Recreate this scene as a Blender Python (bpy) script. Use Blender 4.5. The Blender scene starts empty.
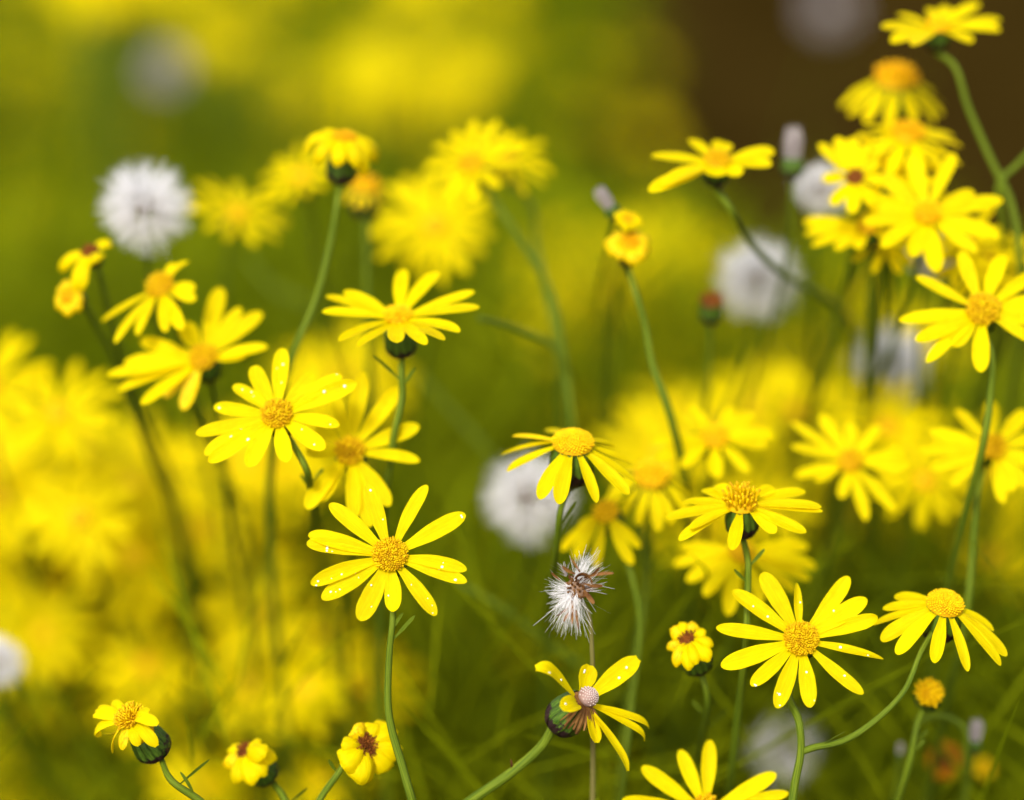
import bpy, math, random
import numpy as np
from mathutils import Vector, Matrix
random.seed(7); RNG = np.random.default_rng(7)
S = bpy.context.scene
COL = S.collection
rad = math.radians

# ------------------------------------------------------------------ camera
FOCUS, LENS, PITCH, CAMZ = 0.45, 90.0, 15.0, 0.50
cam = bpy.data.cameras.new("camera"); camo = bpy.data.objects.new("camera", cam); COL.objects.link(camo)
camo.location = (0, 0, CAMZ); camo.rotation_euler = (rad(90 - PITCH), 0, 0)
cam.lens = LENS; cam.sensor_width = 36; cam.sensor_fit = 'HORIZONTAL'
cam.clip_start = 0.02; cam.clip_end = 200
cam.dof.use_dof = True; cam.dof.focus_distance = FOCUS; cam.dof.aperture_fstop = 4.0
S.camera = camo
# ------------------------------------------------------------------ sky, sun, exposure (bright overcast)
SUN_EL, SUN_AZ = 42.0, 200.0          # azimuth: compass style, 180 = behind the camera
w = bpy.data.worlds.new("World"); S.world = w; w.use_nodes = True
nt = w.node_tree; nt.nodes.clear()
sky = nt.nodes.new('ShaderNodeTexSky'); sky.sky_type = 'NISHITA'; sky.sun_disc = False
sky.sun_elevation = rad(SUN_EL); sky.sun_rotation = rad(SUN_AZ); sky.dust_density = 3.0
hs = nt.nodes.new('ShaderNodeHueSaturation'); hs.inputs['Saturation'].default_value = 0.45
bg = nt.nodes.new('ShaderNodeBackground'); bg.inputs[1].default_value = 0.12
wo = nt.nodes.new('ShaderNodeOutputWorld')
nt.links.new(sky.outputs[0], hs.inputs['Color']); nt.links.new(hs.outputs[0], bg.inputs[0]); nt.links.new(bg.outputs[0], wo.inputs[0])
sl = bpy.data.lights.new("sun", 'SUN'); sl.energy = 1.5; sl.angle = rad(11); sl.color = (1.0, .95, .86)
so = bpy.data.objects.new("sun", sl); COL.objects.link(so)
a, e = rad(SUN_AZ), rad(SUN_EL)
sdir = Vector((math.sin(a) * math.cos(e), math.cos(a) * math.cos(e), math.sin(e)))
so.rotation_euler = sdir.to_track_quat('Z', 'Y').to_euler()
S.view_settings.view_transform = 'Standard'; S.view_settings.look = 'None'
S.view_settings.exposure = 1.02; S.view_settings.gamma = 1.0; S.view_settings.use_curve_mapping = False
S.render.engine = 'CYCLES'; S.cycles.use_denoising = True
S.cycles.max_bounces = 8; S.cycles.transmission_bounces = 6

# ------------------------------------------------------------------ picture point -> place
R_ = np.array([1.0, 0, 0]); F_ = np.array([0, math.cos(rad(PITCH)), -math.sin(rad(PITCH))])
U_ = np.array([0, math.sin(rad(PITCH)), math.cos(rad(PITCH))]); CP = np.array([0, 0, CAMZ])
FPX = 1024 * LENS / 36
def dist(b): return FOCUS / (1 - b / 125.0)          # distance of a thing whose blur disc is b wide
def at(x, y, d): return CP + F_ * d + R_ * ((x - 512) / FPX * d) + U_ * ((400 - y) / FPX * d)
def facing(nx, ny):
    nz = math.sqrt(max(0.02, 1 - nx * nx - ny * ny)); v = R_ * nx + U_ * ny - F_ * nz
    return v / np.linalg.norm(v)
def unit(v):
    v = np.asarray(v, float); return v / (np.linalg.norm(v) + 1e-12)
def rnd(a, b): return random.uniform(a, b)

# ------------------------------------------------------------------ materials
def mat(name, c1, c2=None, scale=40, rough=.55, spec=.25, transl=0.0, tcol=None, coords='Object', stretch=None, bump=0.0, vary=0.0, detail=3, lo=.35, hi=.65):
    m = bpy.data.materials.new(name); m.use_nodes = True; t = m.node_tree; N = t.nodes; Lk = t.links
    p = N['Principled BSDF']; p.inputs['Roughness'].default_value = rough; p.inputs['Specular IOR Level'].default_value = spec
    tc = N.new('ShaderNodeTexCoord'); no = N.new('ShaderNodeTexNoise'); no.inputs['Scale'].default_value = scale; no.inputs['Detail'].default_value = detail
    mp = N.new('ShaderNodeMapping'); Lk.new(tc.outputs[coords], mp.inputs[0]); Lk.new(mp.outputs[0], no.inputs['Vector'])
    if stretch: mp.inputs['Scale'].default_value = stretch
    r = N.new('ShaderNodeValToRGB'); r.color_ramp.elements[0].position = lo; r.color_ramp.elements[1].position = hi
    r.color_ramp.elements[0].color = (*c1, 1); r.color_ramp.elements[1].color = (*(c2 or c1), 1)
    Lk.new(no.outputs['Fac'], r.inputs[0]); out = r.outputs[0]
    if vary:
        oi = N.new('ShaderNodeObjectInfo'); h = N.new('ShaderNodeHueSaturation')
        mr = N.new('ShaderNodeMapRange'); mr.inputs[3].default_value = 1 - vary; mr.inputs[4].default_value = 1 + vary * .4
        Lk.new(oi.outputs['Random'], mr.inputs[0]); Lk.new(mr.outputs[0], h.inputs['Value']); Lk.new(out, h.inputs['Color']); out = h.outputs[0]
    Lk.new(out, p.inputs['Base Color'])
    if bump:
        b = N.new('ShaderNodeBump'); b.inputs['Strength'].default_value = bump; b.inputs['Distance'].default_value = .0006
        Lk.new(no.outputs['Fac'], b.inputs['Height']); Lk.new(b.outputs[0], p.inputs['Normal'])
    if transl:
        tr = N.new('ShaderNodeBsdfTranslucent'); mx = N.new('ShaderNodeMixShader'); mx.inputs[0].default_value = transl
        if tcol: tr.inputs['Color'].default_value = (*tcol, 1)
        else: Lk.new(out, tr.inputs['Color'])
        Lk.new(p.outputs[0], mx.inputs[1]); Lk.new(tr.outputs[0], mx.inputs[2]); Lk.new(mx.outputs[0], N['Material Output'].inputs[0])
    return m
M = {}
M['petal'] = mat('petal_yellow', (.91, .715, .0), (.955, .80, .0), 5, .55, .06, .40, None, 'UV', (6, .6, 1), .4, .12)
def veined(m):
    """fine lengthwise veins and faint uneven pigment"""
    t = m.node_tree; N = t.nodes; Lk = t.links; p = N['Principled BSDF']; lk = p.inputs['Base Color'].links[0]; src = lk.from_socket; outs = [l.to_socket for l in src.links]
    tc = N.new('ShaderNodeTexCoord'); mp = N.new('ShaderNodeMapping'); mp.inputs['Scale'].default_value = (22, .5, 1); no = N.new('ShaderNodeTexNoise'); no.inputs['Scale'].default_value = 1.0; no.inputs['Detail'].default_value = 2
    Lk.new(tc.outputs['UV'], mp.inputs[0]); Lk.new(mp.outputs[0], no.inputs['Vector']); n2 = N.new('ShaderNodeTexNoise'); n2.inputs['Scale'].default_value = 420; Lk.new(tc.outputs['Object'], n2.inputs['Vector'])
    r = N.new('ShaderNodeValToRGB'); r.color_ramp.elements[0].position = .36; r.color_ramp.elements[1].position = .56; r.color_ramp.elements[0].color = (.96, .92, .5, 1); r.color_ramp.elements[1].color = (1, 1, 1, 1); Lk.new(no.outputs['Fac'], r.inputs[0])
    r2 = N.new('ShaderNodeValToRGB'); r2.color_ramp.elements[0].position = .3; r2.color_ramp.elements[1].position = .55; r2.color_ramp.elements[0].color = (.96, .92, .6, 1); r2.color_ramp.elements[1].color = (1, 1, 1, 1); Lk.new(n2.outputs['Fac'], r2.inputs[0])
    a_ = N.new('ShaderNodeMixRGB'); a_.blend_type = 'MULTIPLY'; a_.inputs[0].default_value = 1; Lk.new(src, a_.inputs[1]); Lk.new(r.outputs[0], a_.inputs[2])
    b_ = N.new('ShaderNodeMixRGB'); b_.blend_type = 'MULTIPLY'; b_.inputs[0].default_value = 1; Lk.new(a_.outputs[0], b_.inputs[1]); Lk.new(r2.outputs[0], b_.inputs[2])
    for o in outs: Lk.new(b_.outputs[0], o)
veined(M['petal'])
M['petal_old'] = mat('petal_aged', (.76, .38, .0), (.92, .68, .0), 4, .5, .15, .3, None, 'UV', (3, 1.2, 1), .4, .12, lo=.3, hi=.5)
M['petal_rust'] = mat('petal_rust', (.30, .09, .004), (.62, .27, .0), 4, .6, .1, .25, None, 'UV', (3, 1.2, 1), .4)
M['petal_dry'] = mat('petal_withered', (.075, .026, .008), (.30, .145, .04), 300, .7, .1, .2)
M['gold'] = mat('floret_gold', (.58, .30, .0), (.87, .62, .0), 1100, .6, .15, .15)
M['yellow_disc'] = mat('floret_yellow', (.88, .52, .0), (.94, .66, .0), 700, .6, .15, .15)
M['orange'] = mat('floret_orange', (.72, .34, .0), (.88, .52, .0), 900, .6, .15, .15)
M['brown'] = mat('floret_brown', (.10, .028, .004), (.30, .09, .01), 900, .7, .15, .1)
M['disc_gap'] = mat('disc_shade', (.52, .28, .0), (.64, .38, .0), 700, .7, .1)  # brownish gold of the disc's own base, seen between the florets
M['pale_ball'] = mat('bald_receptacle', (.27, .16, .135), (.36, .24, .21), 900, .7, .2)
M['stem'] = mat('stem_green', (.07, .12, .005), (.18, .235, .012), 6, .55, .12, .15, None, 'UV', (3.5, .9, 1), .5)
M['stem_dry'] = mat('stem_dry', (.14, .13, .03), (.24, .2, .06), 90, .6, .2, .1)
def cup_mat():
    m = mat('cup_green', (.035, .085, .006), (.10, .175, .014), 5, .5, .3, .0, None, 'UV', (26, 1, 1), .4)
    t = m.node_tree; N = t.nodes; Lk = t.links; p = N['Principled BSDF']; src = p.inputs['Base Color'].links[0].from_socket
    tc = N.new('ShaderNodeTexCoord'); sx = N.new('ShaderNodeSeparateXYZ'); Lk.new(tc.outputs['UV'], sx.inputs[0])
    no = N.new('ShaderNodeTexNoise'); no.inputs['Scale'].default_value = 7; mp = N.new('ShaderNodeMapping'); mp.inputs['Scale'].default_value = (2.2, .5, 1)
    Lk.new(tc.outputs['UV'], mp.inputs[0]); Lk.new(mp.outputs[0], no.inputs['Vector'])
    ad = N.new('ShaderNodeMath'); ad.operation = 'ADD'; Lk.new(sx.outputs[1], ad.inputs[0]); Lk.new(no.outputs['Fac'], ad.inputs[1])
    r = N.new('ShaderNodeValToRGB'); r.color_ramp.elements[0].position = .53; r.color_ramp.elements[1].position = .56
    sc = N.new('ShaderNodeMath'); sc.operation = 'MULTIPLY'; sc.inputs[1].default_value = .5; Lk.new(ad.outputs[0], sc.inputs[0])
    r.color_ramp.elements[0].color = (0, 0, 0, 1); r.color_ramp.elements[1].color = (1, 1, 1, 1); Lk.new(sc.outputs[0], r.inputs[0])
    st = N.new('ShaderNodeMath'); st.operation = 'MULTIPLY'; st.inputs[1].default_value = 2 * math.pi * 13; Lk.new(sx.outputs[0], st.inputs[0])
    cs = N.new('ShaderNodeMath'); cs.operation = 'COSINE'; Lk.new(st.outputs[0], cs.inputs[0])
    r2 = N.new('ShaderNodeValToRGB'); r2.color_ramp.elements[0].position = 0; r2.color_ramp.elements[1].position = .35; r2.color_ramp.elements[0].color = (.5, .5, .5, 1); r2.color_ramp.elements[1].color = (1, 1, 1, 1)
    mr = N.new('ShaderNodeMapRange'); mr.inputs[1].default_value = -1; Lk.new(cs.outputs[0], mr.inputs[0]); Lk.new(mr.outputs[0], r2.inputs[0])
    mu = N.new('ShaderNodeMixRGB'); mu.blend_type = 'MULTIPLY'; mu.inputs[0].default_value = 1; Lk.new(src, mu.inputs[1]); Lk.new(r2.outputs[0], mu.inputs[2]); src = mu.outputs[0]
    mx = N.new('ShaderNodeMixRGB'); Lk.new(r.outputs[0], mx.inputs[0]); Lk.new(src, mx.inputs[1]); mx.inputs[2].default_value = (.028, .012, .012, 1)
    Lk.new(mx.outputs[0], p.inputs['Base Color'])
    return m
M['cup'] = cup_mat()
M['hair'] = mat('seed_hair', (.88, .86, .86), (.94, .93, .92), 200, .6, .2, .5)
M['hair_old'] = mat('seed_hair_grey', (.52, .46, .46), (.66, .6, .58), 200, .6, .2, .4)
M['seed'] = mat('seed_brown', (.14, .08, .045), (.25, .15, .09), 500, .7, .2)
M['drop'] = mat('dew', (.92, .93, .92), (.95, .95, .95), 10, .05, .8)  # near-opaque white base colour stands in for the bright glints on clear drops
M['drop'].node_tree.nodes['Principled BSDF'].inputs['Transmission Weight'].default_value = .3
M['drop'].node_tree.nodes['Principled BSDF'].inputs['IOR'].default_value = 1.33
M['leaf'] = mat('leaf_green', (.140, .190, .002), (.26, .295, .003), 9, .65, .03, .5, None, 'Object', None, 0)
M['ground'] = mat('soil', (.022, .0125, .0018), (.043, .026, .0045), 3.0, .95, .0, detail=8)

# ------------------------------------------------------------------ objects
def tag(o, label, cat=None, group=None, kind=None):
    o['label'] = label
    if cat: o['category'] = cat
    if group: o['group'] = group
    if kind: o['kind'] = kind
    return o
def thing(name, base, label, cat, group=None):
    o = bpy.data.objects.new(name, None); COL.objects.link(o); o.location = base; o.empty_display_size = .01
    return tag(o, label, cat, group)
class MB:
    def __init__(s): s.v = []; s.f = []; s.uv = []; s.m = []; s.n = 0
    def add(s, v, f, uv=None, mi=0):
        v = np.asarray(v, float); k = s.n; s.v.append(v); s.n += len(v)
        s.f += [tuple(i + k for i in q) for q in f]; s.m += [mi] * len(f)
        s.uv.append(np.asarray(uv, float) if uv is not None else np.zeros((len(v), 2)))
    def mesh(s, name, mats, origin):
        me = bpy.data.meshes.new(name); V = np.concatenate(s.v) - np.asarray(origin, float)
        me.from_pydata(V.tolist(), [], s.f); U = np.concatenate(s.uv)
        lay = me.uv_layers.new(name='UVMap'); idx = np.empty(len(me.loops), np.int32); me.loops.foreach_get('vertex_index', idx)
        lay.data.foreach_set('uv', U[idx].astype(np.float32).ravel())
        for mm in (mats if isinstance(mats, (list, tuple)) else [mats]): me.materials.append(mm)
        me.polygons.foreach_set('material_index', np.array(s.m, np.int32))
        me.polygons.foreach_set('use_smooth', np.ones(len(s.f), bool)); me.update(); return me
def world_of(o):
    p = np.zeros(3)
    while o is not None: p += np.array(o.location); o = o.parent
    return p
def part(name, mb, mats, parent):
    o = bpy.data.objects.new(name, mb.mesh(name, mats, world_of(parent) if parent else (0, 0, 0))); COL.objects.link(o)
    if parent: o.parent = parent
    return o
def grid_faces(nr, nc, wrap=False):
    f = []
    for i in range(nr - 1):
        for j in range(nc if wrap else nc - 1):
            k = (j + 1) % nc; f.append((i * nc + j, i * nc + k, (i + 1) * nc + k, (i + 1) * nc + j))
    return f

def petal(mb, C, n, a, r0, L, e, curl, W, cupf=.35, twist=0.0, nt_=13, ns=7, side=0.0, tipcut=.12, mi=0, hook=0.0, basew=.46):
    """one ligule: a strip along an arc in the plane of a (outward) and n (flower axis). L = reach from the centre, e = slope, curl = bend"""
    wv = np.cross(n, a); pos = a * r0; ln = L - r0; V = []; UV = []; tp = 0
    for i in range(nt_):
        u = i / (nt_ - 1); t = 1 - (1 - u) ** 1.45
        th = e + curl * (.5 - t) - hook * max(0, (t - .72) / .28) ** 1.5
        ph = side * (t - .5)
        aa = a * math.cos(ph) + wv * math.sin(ph)
        ds = (t - tp) * ln; tp = t
        pos = pos + ds * (math.cos(th) * aa + math.sin(th) * n)
        m = -math.sin(th) * aa + math.cos(th) * n; w0 = np.cross(m, math.cos(th) * aa + math.sin(th) * n)
        x = min(1, t / .55); f = basew + (1 - basew) * x * x * (3 - 2 * x)
        if t > .7: f *= math.sqrt(max(tipcut ** 2, 1 - ((t - .7) / .3) ** 2))
        tw = twist * t; wd = w0 * math.cos(tw) + m * math.sin(tw); md = m * math.cos(tw) - w0 * math.sin(tw)
        for j in range(ns):
            s = 2 * j / (ns - 1) - 1
            back = -.012 * ln * (abs(s) < .3) * (u == 1) * (ns > 4)
            V.append(C + pos + wd * (s * f * W * .5) + md * (W * f * (cupf * (s * s - .4) * .5 + .045 * math.cos(3 * math.pi * s))) + aa * back)
            UV.append((.5 + .5 * s * f, t))
    mb.add(V, grid_faces(nt_, ns), UV, mi)
    return V

def fit_azimuth(n, tx, ty, e, L0):
    """azimuth and length of a petal whose tip shows at the offset (tx, ty) from the centre, ty up"""
    u = unit(np.cross(n, F_ + .01 * R_)); v = np.cross(n, u)
    want = math.atan2(ty, tx); wl = math.hypot(tx, ty); best = None
    for k in range(720):
        p = 2 * math.pi * k / 720; a = u * math.cos(p) + v * math.sin(p)
        d = a * math.cos(e) + n * math.sin(e); px, py = d @ R_, d @ U_; pl = math.hypot(px, py)
        da = abs((math.atan2(py, px) - want + math.pi) % (2 * math.pi) - math.pi)
        L = wl / max(pl, 1e-3); c = da * 6 + abs(math.log(L / L0))
        if best is None or c < best[0]: best = (c, a, L)
    return best[1], min(max(best[2], .45 * L0), 1.3 * L0)

def tube(mb, pts, r0, r1, seg=8, mi=0, sub=7):
    P = [np.asarray(p, float) for p in pts]; P = [2 * P[0] - P[1]] + P + [2 * P[-1] - P[-2]]; Q = []
    for i in range(1, len(P) - 2):
        for k in range(sub):
            p0, p1, p2, p3 = P[i - 1:i + 3]; a0 = 0.0; a1 = np.linalg.norm(p1 - p0) ** .7 + 1e-6; a2 = a1 + np.linalg.norm(p2 - p1) ** .7 + 1e-6; a3 = a2 + np.linalg.norm(p3 - p2) ** .7 + 1e-6
            t = a1 + (a2 - a1) * k / sub; A1 = (a1 - t) / a1 * p0 + t / a1 * p1; A2 = (a2 - t) / (a2 - a1) * p1 + (t - a1) / (a2 - a1) * p2; A3 = (a3 - t) / (a3 - a2) * p2 + (t - a2) / (a3 - a2) * p3
            B1 = (a2 - t) / a2 * A1 + t / a2 * A2; B2 = (a3 - t) / (a3 - a1) * A2 + (t - a1) / (a3 - a1) * A3; Q.append((a2 - t) / (a2 - a1) * B1 + (t - a1) / (a2 - a1) * B2)
    Q.append(P[-2]); n = len(Q); V = []; UV = []
    ref = unit(np.array([.3, 1, .2]))
    for i in range(n):
        T = unit(Q[min(i + 1, n - 1)] - Q[max(i - 1, 0)]); x = unit(np.cross(T, ref)); y = np.cross(T, x); r = r0 + (r1 - r0) * min(1, i / max(1, n * .7))
        for j in range(seg):
            an = 2 * math.pi * j / seg; rr = r * (1 + (.08 if j % 2 else -.04)); V.append(Q[i] + rr * (x * math.cos(an) + y * math.sin(an))); UV.append((j / seg, i / n))
    f = grid_faces(n, seg, True); f.append(tuple(range(seg))[::-1]); f.append(tuple((n - 1) * seg + j for j in range(seg)))
    mb.add(V, f, UV, mi)

def frame_of(n):
    u = unit(np.cross(n, np.array([.31, .2, .9]))); return u, np.cross(n, u)
def dome(mb, C, n, r, h, rings=5, seg=14, mi=0, under=.0):
    u, v = frame_of(n); V = []
    for i in range(rings):
        t = i / (rings - 1) * math.pi / 2; q = max(math.cos(t), .02)
        for j in range(seg):
            an = 2 * math.pi * j / seg; V.append(C + r * q * (u * math.cos(an) + v * math.sin(an)) + n * (h * math.sin(t) - under))
    mb.add(V, grid_faces(rings, seg, True) + [tuple((rings - 1) * seg + j for j in range(seg))], None, mi)
def florets(mb, C, n, r, h, cnt, size, tall, mi=1, splay=.5, jitter=.15):
    u, v = frame_of(n)
    for k in range(cnt):
        q = math.sqrt((k + .5) / cnt); an = k * 2.399963; q = min(.99, q)
        rd = u * math.cos(an) + v * math.sin(an); base = C + rd * (r * q) + n * (h * math.sqrt(1 - q * q))
        ax = unit(n * (1 - splay * q) + rd * (q * splay * 1.4) + jitter * RNG.normal(size=3)); x = unit(np.cross(ax, rd + .3 * n)); y = np.cross(ax, x)
        tl = tall * rnd(.75, 1.2); sz = size * rnd(.85, 1.15); V = []
        for (hh, ww) in ((-.2, .6), (.45, .95), (.8, 1.0), (1.0, .5)):
            for j in range(5):
                b = 2 * math.pi * j / 5; V.append(base + ax * (hh * tl) + sz * ww * (x * math.cos(b) + y * math.sin(b)))
        mb.add(V, grid_faces(4, 5, True) + [(15, 16, 17, 18, 19)], None, mi)
def cup(mb, C, n, r, H, seg=39, mi=0, off=0.0):
    u, v = frame_of(n); prof = ((-.06, .80), (.02, .93), (.15, 1.0), (.35, 1.08), (.55, 1.12), (.72, 1.06), (.86, .85), (.95, .55), (1.02, .25), (1.12, .16)); V = []; UV = []
    for (s, q) in prof:
        for j in range(seg):
            an = 2 * math.pi * j / seg; k = 1 + .09 * math.cos(13 * an) * (1 - abs(s - .4) * .8)
            V.append(C - n * (H * s + off) + r * q * k * (u * math.cos(an) + v * math.sin(an))); UV.append((j / seg, max(0, min(1, s))))
    mb.add(V, grid_faces(len(prof), seg, True), UV, mi)
    for j in range(9):           # the little dark outer bracts at the foot of the cup
        an = 2 * math.pi * (j + .3 * math.sin(j * 7)) / 9; rd = u * math.cos(an) + v * math.sin(an); tg = np.cross(n, rd); V = []
        for t in (0, .35, .7, 1):
            s = .98 - t * .42; q = (.45, .95, 1.14, 1.18)[int(t * 3 + .01)]; wd = (.2, .24, .17, .02)[int(t * 3 + .01)]
            for sg in (-1, 0, 1): V.append(C - n * (H * s + off) + rd * (r * (q + .03 * (sg == 0))) + tg * (sg * wd * r))
        mb.add(V, grid_faces(4, 3), [(.5, .98)] * len(V), mi)
def drop(mb, p, n, r, mi=0):
    u, v = frame_of(n); V = []
    for i in range(5):
        t = -.5 + i / 4 * (math.pi / 2 + .5)
        for j in range(8):
            an = 2 * math.pi * j / 8; V.append(p + r * max(math.cos(t), .02) * (u * math.cos(an) + v * math.sin(an)) + n * r * .75 * math.sin(t))
    mb.add(V, grid_faces(5, 8, True) + [tuple(32 + j for j in range(8))], None, mi)

def stem_points(top, n, way, d):
    """from under the cup, along the given picture points, then to the ground"""
    P = [top]
    for q in way or []:
        P.append(at(q[0], q[1], dist(q[2]) if len(q) > 2 else d))
    if not way:
        P.append(top - n * .007 + np.array([0, .004, -.010])); P.append(P[-1] + np.array([rnd(-.006, .006), rnd(.02, .03), -.028]))
    return P + to_ground(P[-1], P[-1] - P[-2])
def to_ground(l, dirn):
    """stalks lean: the foot of the plant stands farther back than its flowers"""
    dirn = unit(dirn); k = l[2]; g = np.array([l[0] + dirn[0] * .05 + rnd(-.02, .02), l[1] + k * rnd(.55, .8), 0.0])
    return [l + dirn * .012 + np.array([0, .010, -.006]), l * .6 + g * .4 + np.array([0, 0, -.01]), g]

def flower(label, c, b, n, r, L, tips=None, e=5, curl=.25, W=.19, disc='gold', h=.45, nfl=60, tall=.30, stem=None, drops=0, name='yellow_daisy', pm='petal', group=None,
           root=None, withcup=True, basew=.46, cupH=2.4, cupOff=.0, cupW=1.0, cupf=None, ej=5, count=13, fsize=.105, curls=None, splay=.5, lo=False, ptw=None, nostem=False, head=None, cat='flower', tipcut=.12, spread=.0):
    d = dist(b); s = d / FPX; C = at(c[0], c[1], d); n = facing(*n); r = r * s; L0 = L * s
    top = C - n * ((cupH + cupOff) * r)
    if root is None:
        P = stem_points(top, n, stem, d)
        root = thing(name, P[-1], label, cat, group); q = MB(); tube(q, P, .00052, .00080); part('stem', q, M['stem'], root)
        if b < 6 and stem:
            for kk in range(2):
                a0 = P[1] * rnd(.3, .8); a0 = P[1] + (P[2] - P[1]) * rnd(.1, .9); q = MB(); petal(q, a0, unit(R_ * rnd(-1, 1) - F_), unit(U_ + R_ * random.choice((-.8, .8))), .0004, rnd(.003, .007), rnd(.1, .5), rnd(-.3, .6), .0007, .4, rnd(-.5, .5), 9, 3); part('small_leaf', q, M['stem'], root)
    par = root
    if head:
        par = bpy.data.objects.new('flower_head', None); COL.objects.link(par); par.parent = root; par.location = C - world_of(root); par['label'] = head
    u, v = frame_of(n); todo = []
    if tips:
        for i, tp in enumerate(tips):
            ee = rad((tp[2] if len(tp) > 2 else e) + rnd(-ej, ej) * .5); a, l = fit_azimuth(n, (tp[0] - c[0]) * s, -(tp[1] - c[1]) * s, ee, L0)
            todo.append((a, l, ee, tp[3] if len(tp) > 3 else {}))
    else:
        p0 = rnd(0, 6)
        for k in range(count):
            p = p0 + 2 * math.pi * (k + rnd(-.22, .22)) / count; todo.append((u * math.cos(p) + v * math.sin(p), L0 * rnd(.86, 1.08), rad(e + rnd(-ej, ej)), {}))
    for (a, l, ee, ex) in todo:
        q = MB(); cu = ex.get('curl', curl + rnd(-.12, .12))
        wd = L0 * W * rnd(.80, 1.14) * ex.get('w', 1); hc = max(abs(cu) / 2, 1e-3); l = r * .72 + (l - r * .72) * hc / math.sin(hc)
        V = petal(q, C - n * (.10 * r + rnd(0, .06) * r), n, a, r * .72, l, ee, cu, wd, cupf if cupf is not None else rnd(.2, .5), ex.get('twist', rnd(-.32, .32)), 9 if lo else 15, 5 if lo else 7,
                  ex.get('side', rnd(-.22, .22)), tipcut, 0, ex.get('hook', rnd(-.1, .25) if curl < 1 else 0), basew)
        po = part('petal', q, M[ex.get('m', pm)], par)
        if drops:
            for k in range(np.random.default_rng(len(bpy.data.objects)).poisson(drops)):
                i = random.randrange(4, 13); j = random.randrange(1, 6); v0 = V[i * 7 + j]; du = V[i * 7 + j + 1] - V[i * 7 + j - 1]; dv = V[(i + 1) * 7 + j] - V[(i - 1) * 7 + j]
                m = unit(np.cross(dv, du)); m = m if m @ F_ < 0 else -m
                q = MB(); drop(q, v0 * .7 + V[i * 7 + j + 1] * .3, m, (.00010 + .00021 * random.random() ** 2)); part('dew_drop', q, M['drop'], par if head else po)
    q = MB(); dome(q, C, n, r, r * h, 6, 18, 0, r * .06)
    if cupOff:
        V = [C - n * (r * cupOff * i / 3) + r * (.9 + .12 * i * (cupW - .8)) * .9 * (u * math.cos(j * math.pi / 8) + v * math.sin(j * math.pi / 8)) for i in range(4) for j in range(16)]
        q.add(V, grid_faces(4, 16, True))
    if nfl: florets(q, C, n, r * .97, r * h, nfl, r * fsize, r * tall, 1, splay)
    part('disc', q, [M['disc_gap'] if disc != 'brown' else M['brown'], M[disc]], par)
    if withcup:
        q = MB(); cup(q, C, n, r * .92 * cupW, cupH * r, 39, 0, cupOff * r); part('flower_cup', q, M['cup'], par)
    return root

def wilted(label, c, b, n, r, R, disc='brown', stem=None, pm='petal', count=11, W=.62, sweep=3.0, tilt=70, name='wilted_daisy', nfl=30, h=.3, cupH=2.6, group=None, tips=None, **k):
    """a fading head: petals rise from the disc and roll outward and down into a rounded ruff of radius R"""
    e0 = rad(tilt) - sweep / 2; ln = (R - r) / math.cos(e0)
    return flower(label, c, b, n, r, r * .72 + ln, tips, e=math.degrees(e0), curl=sweep, W=W * R / (r * .72 + ln), disc=disc, h=h, nfl=nfl, stem=stem, name=name, pm=pm, count=count,
                  cupH=cupH, ej=14, group=group, tipcut=.36, basew=.75, cupf=-.7, cat='wilted flower', **k)

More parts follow.
